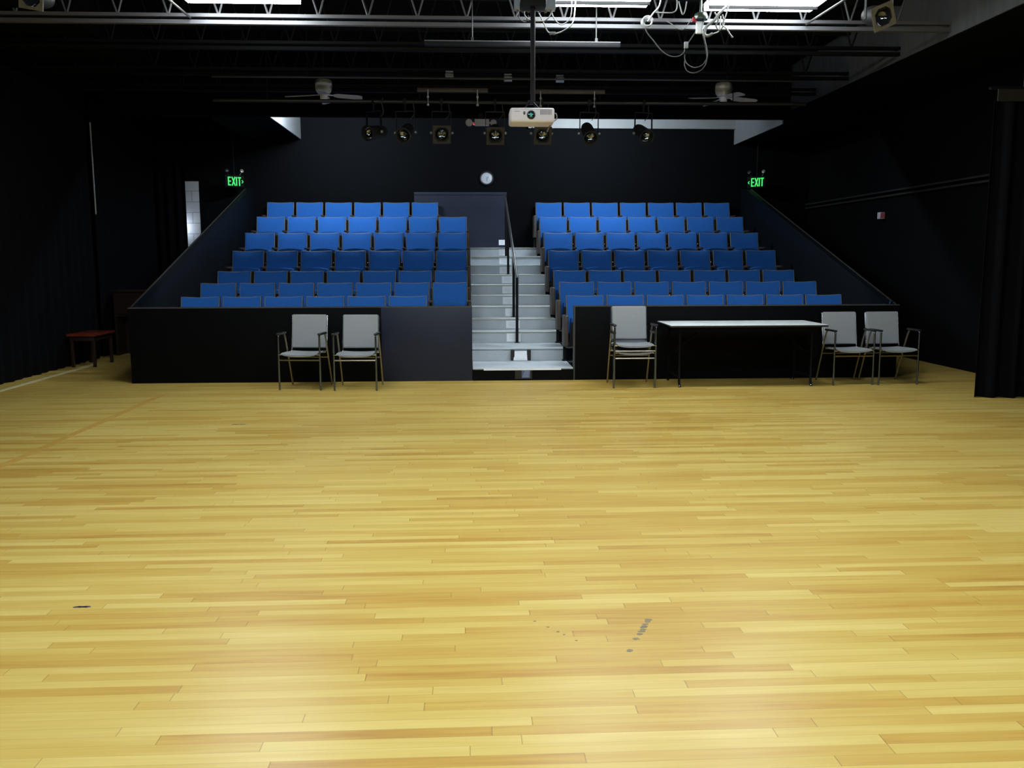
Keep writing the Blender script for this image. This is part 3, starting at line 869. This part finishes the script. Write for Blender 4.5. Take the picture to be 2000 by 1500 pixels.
# ------------------------------------------------------------------ cords hanging from the ceiling
def cord(pts, r, label, m='cable', ends=()):
    p = smooth_path(pts, 6); o = p[0].copy()
    t = MB().tube([q-o for q in p], r, 6).build('power_cord', M[m], None, o)
    tag(t, label, 'cord', 'cords hanging from the ceiling')
    for (q, sz) in ends:
        q = Vector(q)-o
        MB().box(q-Vector(sz), q+Vector(sz), bevel=.005).build('plug', M['cable'], t)
    return t
cord([(.872, 9.3, 3.99), (.862, 9.3, 3.916), (.898, 9.3, 3.844), (.959, 9.3, 3.806), (1.025, 9.3, 3.845), (1.055, 9.3, 3.918), (1.06, 9.3, 4.10)], .0055, 'pale cord in a round loop under the panel by the projector pole')
cord([(.725, 9.3, 3.929), (.776, 9.3, 3.828), (.822, 9.3, 3.737), (.883, 9.3, 3.718), (.975, 9.3, 3.748), (1.071, 9.3, 3.831), (1.12, 9.5, 4.10)], .0065, 'pale cord with bright connector sagging lowest by the projector pole', ends=[((.868, 9.3, 3.722), (.03, .016, .013))])
cord([(.593, 9.25, 3.928), (.588, 9.25, 3.879), (.644, 9.25, 3.832), (.72, 9.25, 3.823), (.796, 9.25, 3.833), (.847, 9.25, 3.892), (.857, 9.25, 3.95)], .006, 'pale cord sagging directly below the blue wiring box')
cord([(.53, 9.27, 3.92), (.54, 9.27, 3.85), (.60, 9.3, 3.83), (.63, 9.3, 3.89)], .005, 'short cord end dangling below the blue wiring box', 'dcable')
cord([(1.84, 9.6, 3.95), (1.862, 9.6, 3.829), (1.933, 9.6, 3.739), (2.031, 9.6, 3.628), (2.123, 9.6, 3.578), (2.203, 9.6, 3.579), (2.256, 9.6, 3.615), (2.281, 9.6, 3.68), (2.36, 9.6, 3.80), (2.42, 9.6, 3.90)], .0065, 'long grey cord with plug swooping low below the cable tangle', 'dull', ends=[((2.281, 9.6, 3.69), (.02, .016, .032))])
cord([(2.268, 9.6, 3.60), (2.27, 9.6, 3.554), (2.296, 9.6, 3.503), (2.367, 9.6, 3.468), (2.447, 9.6, 3.489), (2.498, 9.6, 3.556), (2.502, 9.6, 3.632), (2.46, 9.6, 3.80)], .0055, 'grey cord loop hanging low, the upper of the two lowest loops', 'dull')
cord([(2.272, 9.62, 3.54), (2.275, 9.62, 3.488), (2.303, 9.62, 3.437), (2.373, 9.62, 3.417), (2.458, 9.62, 3.454), (2.504, 9.62, 3.541), (2.49, 9.62, 3.68), (2.45, 9.62, 3.82)], .0055, 'grey cord loop hanging lowest of all over the stage front', 'dull')
ring = [(1.86+.052*math.cos(a*.7), 9.5+.004*a, 3.905+.045*math.sin(a*.7)) for a in range(28)]
cord(ring, .0065, 'small tight coil of pale cord tied to the joist')
cord([(1.857, 9.5, 3.894), (1.908, 9.5, 3.97), (1.974, 9.5, 4.05), (2.0, 9.5, 4.2)], .009, 'straight pale cord rising from the small tight coil')
cord([(1.934, 9.5, 3.985), (2.039, 9.5, 3.981), (2.118, 9.5, 3.987), (2.153, 9.5, 4.03), (2.15, 9.5, 4.15)], .0065, 'pale cord running level from the coil to the tangle')
cord([(2.05, 9.5, 3.90), (2.094, 9.5, 3.877), (2.211, 9.5, 3.818), (2.304, 9.5, 3.909), (2.433, 9.5, 4.0), (2.5, 9.5, 4.10)], .005, 'thin cord in a shallow V between the coil and the tangle')
cord([(2.16, 9.45, 4.08), (2.19, 9.45, 3.98), (2.205, 9.45, 3.955), (2.225, 9.45, 3.99), (2.24, 9.45, 4.08)], .007, 'short pale cord making a narrow V beside the tangle')
cord([(2.45, 9.48, 3.95), (2.42, 9.48, 3.87), (2.412, 9.48, 3.80), (2.45, 9.48, 3.766), (2.545, 9.48, 3.782), (2.592, 9.48, 3.82), (2.60, 9.48, 3.95)], .007, 'pale cord loop round the bottom of the cable tangle')
cord([(2.68, 9.4, 4.10), (2.64, 9.4, 4.03), (2.564, 9.4, 3.956), (2.514, 9.4, 3.886), (2.438, 9.4, 3.826), (2.419, 9.4, 3.757), (2.451, 9.4, 3.737), (2.50, 9.4, 3.76)], .016, 'thick pale cord curling down through the cable tangle')
cord([(2.66, 9.4, 4.05), (2.63, 9.4, 3.93), (2.60, 9.4, 3.85), (2.64, 9.4, 3.81), (2.70, 9.4, 3.73)], .006, 'thin cord with a free end hanging beside the tangle', ends=[((2.703, 9.4, 3.727), (.010, .008, .008))])
cord([(2.52, 9.42, 3.97), (2.56, 9.42, 3.90), (2.54, 9.42, 3.84), (2.58, 9.42, 3.80), (2.62, 9.42, 3.86), (2.60, 9.42, 3.95)], .008, 'pale cord knotted in the middle of the cable tangle')
bu = thing('cable_hub', 'dark rounded hub with white tag and red plug in the cable tangle', 'electrical box', (2.40, 9.5, 3.84))
MB().lathe([(.07, .075), (.075, .10), (.06, .135), (.03, .15), (.003, .152)], 18).tube([(0, 0, .14), (0, 0, ZC-3.84)], .012, 8).build('hood', M['green_hood'], bu)
MB().box((-.045, -.02, -.06), (.02, .02, .06), bevel=.008).build('tag', M['paper'], bu)
MB().box((-.085, -.03, .055), (-.045, .02, .10), bevel=.008).build('plug', M['redp'], bu)

# ------------------------------------------------------------------ signs and devices on the walls
def exit_sign(loc, rz, chevron, label):
    t = thing('exit_sign', label, 'exit sign', loc, rz, 'lit green exit signs')
    MB().box((-.18, 0, 0), (.18, .05, .22), bevel=.006).build('housing', M['tableblack'], t)
    L = MB()
    y0, y1 = -.006, 0.
    zb, zt = .028, .188; tk = .022
    def bar(x0, z0, x1, z1): L.box((x0, y0, z0), (x1, y1, z1))
    def diag(xa, za, xb, zb2):
        d = Vector((xb-xa, 0, zb2-za)); n = Vector((d.z, 0, -d.x)).normalized()*tk/2
        pts = [Vector((xa, 0, za))+n, Vector((xb, 0, zb2))+n, Vector((xb, 0, zb2))-n, Vector((xa, 0, za))-n]
        mt = Matrix(((1, 0, 0, 0), (0, 0, 1, y0), (0, 1, 0, 0), (0, 0, 0, 1)))
        L.prism([(p.x, p.z) for p in pts], y1-y0, mt)
    xo = -.13 if chevron > 0 else -.10
    bar(xo, zb, xo+tk, zt)
    for z in (zb, (zb+zt)/2-tk/2, zt-tk): bar(xo, z, xo+.058, z+tk)
    diag(xo+.078, zb, xo+.136, zt); diag(xo+.078, zt, xo+.136, zb)
    bar(xo+.152, zb, xo+.152+tk, zt)
    bar(xo+.186, zt-tk, xo+.25, zt); bar(xo+.207, zb, xo+.207+tk, zt)
    L.build('letters', M['exitgreen'], t)
    L = MB()
    cx = .145*chevron; zc = .105
    tk = .014
    diag(cx-.012*chevron, zc+.026, cx+.012*chevron, zc); diag(cx-.012*chevron, zc-.026, cx+.012*chevron, zc)
    L.build('arrow', M['exitgreen'], t)
    for s in (-1, 1):
        MB().lathe([(.012, -.03), (.032, -.02), (.034, .015), (.004, .02)], 12, Matrix.Translation((s*.14, 0, .30)) @ Matrix.Rotation(R(70), 4, 'X')).tube([(s*.14, .01, .28), (s*.10, .025, .22)], .008, 6).build('lamp_head', M['knob' if s > 0 else 'plastic'], t)
    MB().tube([(0, .03, .22), (0, .03, .9)], .012, 8).build('stem', M['iron'], t)
    return t
exit_sign((-4.31, 17.42, 2.85), R(33), 1, 'green EXIT sign with arrow above the sloping wall beyond the pair of chairs')
exit_sign((5.56, 17.42, 2.855), R(-38), -1, 'green EXIT sign with arrow above the sloping wall on the table side')

ck = thing('wall_clock', 'small round clock with dark rim on the back wall above the stairs', 'clock', (.398, YB-.002, 3.055))
RX90 = Matrix.Rotation(R(90), 4, 'X')
MB().lathe([(.135, 0), (.14, .03), (.128, .045), (.108, .04), (.108, .02)], 32, RX90).build('rim', M['plastic'], ck)
MB().lathe([(.108, .004), (.108, .024), (.002, .030)], 32, RX90).build('face', M['clockface'], ck)
MB().box((-.004, -.034, -.06), (.004, -.031, .01)).box((-.004, -.034, 0), (.004, -.031, .045), Matrix.Rotation(R(60), 4, 'Y')).build('hand', M['plastic'], ck)

al = thing('fire_alarm', 'small white and pink-red alarm box on the dark right wall', 'alarm', (XR, 14.45, 2.14))
MB().box((-.085, -.04, 0), (0, .06, .105), bevel=.01).build('case', M['alarmwhite'], al)
MB().box((-.078, -.047, .012), (-.008, -.04, .094), bevel=.003).build('strobe', M['alarmred'], al)
for z, lab in ((2.56, 'upper of two parallel pipes along the right wall'), (2.487, 'lower of two parallel pipes along the right wall')):
    t = thing('wall_pipe', lab, 'pipe', (XR-.05, 9.6, z), 0, 'pipes along the right wall')
    MB().tube([(0, 0, 0), (0, YB-9.6, 0)], .016, 8).build('tube', M['conduit'], t)
    for y in (1.2, 3.4, 5.6, 7.6): MB().box((-.012, y, -.012), (.05, y+.03, .012)).build('bracket', M['conduit'], t)
ms = thing('gap_light_pole', 'slim pale pole standing in for light through a drape gap', 'pole', (XL+.155, 14.28, 2.2))  # pale pole in place of light showing between the drapes
MB().tube([(0, 0, 0), (0, 0, 1.36)], .011, 8).build('tube', M['gaplight'], ms)
for z in (.12, 1.2): MB().tube([(-.155, 0, z), (0, 0, z)], .007, 6).build('bracket', M['iron'], ms)
br = MB().box((-.06, -.02, 0), (.02, .02, .008)).box((.0, -.02, 0), (.02, .02, .05), Matrix.Rotation(R(20), 4, 'Y')).build('metal_bracket', M['chrome'], None, (5.36, Y1+.05, WALLZ))
tag(br, 'small shiny bracket on the end of the front wall behind chairs', 'bracket')

# ------------------------------------------------------------------ curtains
def curtain_mesh(a, b, z0, z1, amp, wl, th=.012):
    a, b = Vector((a[0], a[1], 0)), Vector((b[0], b[1], 0))
    L = (b-a).length; d = (b-a)/L; nrm = Vector((-d.y, d.x, 0))
    n = max(16, int(L/wl*10)); mb = MB()
    prof = []
    for i in range(n+1):
        s = L*i/n
        prof.append(a + d*s + nrm*(amp*math.sin(2*math.pi*s/wl) + .35*amp*math.sin(2*math.pi*s/wl*.37+1)))
    ring = prof + [p+nrm*th for p in prof[::-1]]
    o = ring[0].copy()
    mb.grid([[p-o+Vector((0, 0, z)) for p in ring] for z in (z0, (z0+z1)/2, z1)], True)
    return mb, o
mb, o = curtain_mesh((5.52, 9.45), (6.66, 9.42), .005, 3.14, .05, .22)
c = thing('stage_curtain', 'black stage curtain hanging to the floor at the right edge', 'curtain', (o.x, o.y, 0))
mb.build('drape', M['curtain'], c)
MB().box((-.01, -.075, 3.12), (1.18, -.055, 3.24)).build('heading', M['canvas'], c)
MB().tube([(-.06, 0, 3.26), (1.19, 0, 3.26)], .018, 8).tube([(.3, 0, 3.26), (.3, 0, 3.9)], .008, 6).lathe([(.001, -.02), (.022, 0), (.001, .02)], 10, Matrix.Translation((-.06, 0, 3.26))).build('rod', M['pipe'], c)
mb, o = curtain_mesh((XL+.10, 14.15), (XL+.10, 8.0), .01, 3.9, .028, .24)
tag(mb.build('stage_curtain', M['curtain'], None, o), 'long black drape along the left wall, nearer than the pale gap pole', 'curtain')
mb, o = curtain_mesh((XL+.10, 17.0), (XL+.10, 14.42), .01, 3.9, .028, .24)
tag(mb.build('stage_curtain', M['curtain'], None, o), 'black drape along the left wall beyond the pale gap pole', 'curtain')
mb, o = curtain_mesh((XL+.02, 17.22), (-5.165, 17.22), .01, 4.0, .02, .17)
tag(mb.build('stage_curtain', M['curtain'], None, o), 'black drape across the far passage, edged by lit white block wall', 'curtain')

# unseen lamp added behind the far drape to light the block wall
sc = thing('added_wall_lamp', 'small added lamp on the white block wall hidden by the far drape', 'added lamp', (-5.43, YB-.03, 2.12))
MB().box((-.05, -.04, -.06), (.05, 0, .06), bevel=.006).build('back_plate', M['steel'], sc)
MB().lathe([(.05, 0), (.06, .05), (.05, .10)], 14, Matrix.Translation((0, -.09, -.05))).build('shade', emit('lamp_glow', (.75, .85, 1.), 36.), sc)

# ------------------------------------------------------------------ bench and cabinet in the passage
bn = thing('piano_bench', 'low bench with glossy red-brown top in the dark passage', 'bench', (-5.43, 13.30, 0))
MB().box((-.20, -.36, .44), (.20, .36, .475), bevel=.008).build('bench_top', M['redwood'], bn)
MB().box((-.17, -.33, .375), (.17, .33, .44), bevel=.004).build('apron', M['darkwood'], bn)
for x in (-.15, .15):
    for y in (-.305, .305):
        MB().box((x-.02, y-.02, 0), (x+.02, y+.02, .38), bevel=.004).build('leg', M['darkwood'], bn)
cb = thing('wooden_cabinet', 'dark brown open-fronted cabinet behind the low bench', 'cabinet', (-4.86, 14.6, 0))
MB().box((-.72, -.02, 0), (-.68, .35, 1.0)).box((.30, -.02, 0), (.34, .35, 1.0)).box((-.68, .32, 0), (.30, .35, 1.0)).build('carcass', M['darkwood'], cb)
MB().box((-.74, -.04, 1.0), (.36, .37, 1.03), bevel=.005).build('cabinet_top', M['darkwood'], cb)
MB().box((-.68, 0, .62), (.30, .32, .65)).build('shelf', M['darkwood'], cb)
MB().box((-.68, -.018, .66), (.30, 0, .99)).build('front_panel', M['darkwood'], cb)

# ------------------------------------------------------------------ wear marks on the boards
def scuff(pts, r, m):
    """flat thin mark following a line on the floor"""
    mb = MB(); random.seed(len(pts)+int(pts[0][0]*100))
    for (x0, y0, x1, y1) in pts:
        n = 5
        for i in range(n):
            t = (i+random.random()*.6)/n
            cx, cy = x0+(x1-x0)*t, y0+(y1-y0)*t
            k = random.randint(6, 9); ang = random.random()*6
            poly = [(cx+r*random.uniform(.5, 1.2)*math.cos(ang+6.283*j/k)*1.3, cy+r*random.uniform(.5, 1.2)*math.sin(ang+6.283*j/k)) for j in range(k)]
            mb.prism(poly, .0006, Matrix.Translation((0, 0, .0002)))
    o = mb.build('scuff_mark', M[m], floor, smooth=0); o['label'] = 'dark scuff marks on the boards'
scuff([(.765, 3.62, .60, 3.26), (.74, 3.57, .69, 3.45)], .012, 'scuff')
scuff([(.27, 3.60, .45, 3.36)], .006, 'scuff')
scuff([(-1.72, 3.86, -1.66, 3.86)], .012, 'bluescuff')
scuff([(-2.17, 8.3, -2.05, 8.3)], .014, 'bluescuff')
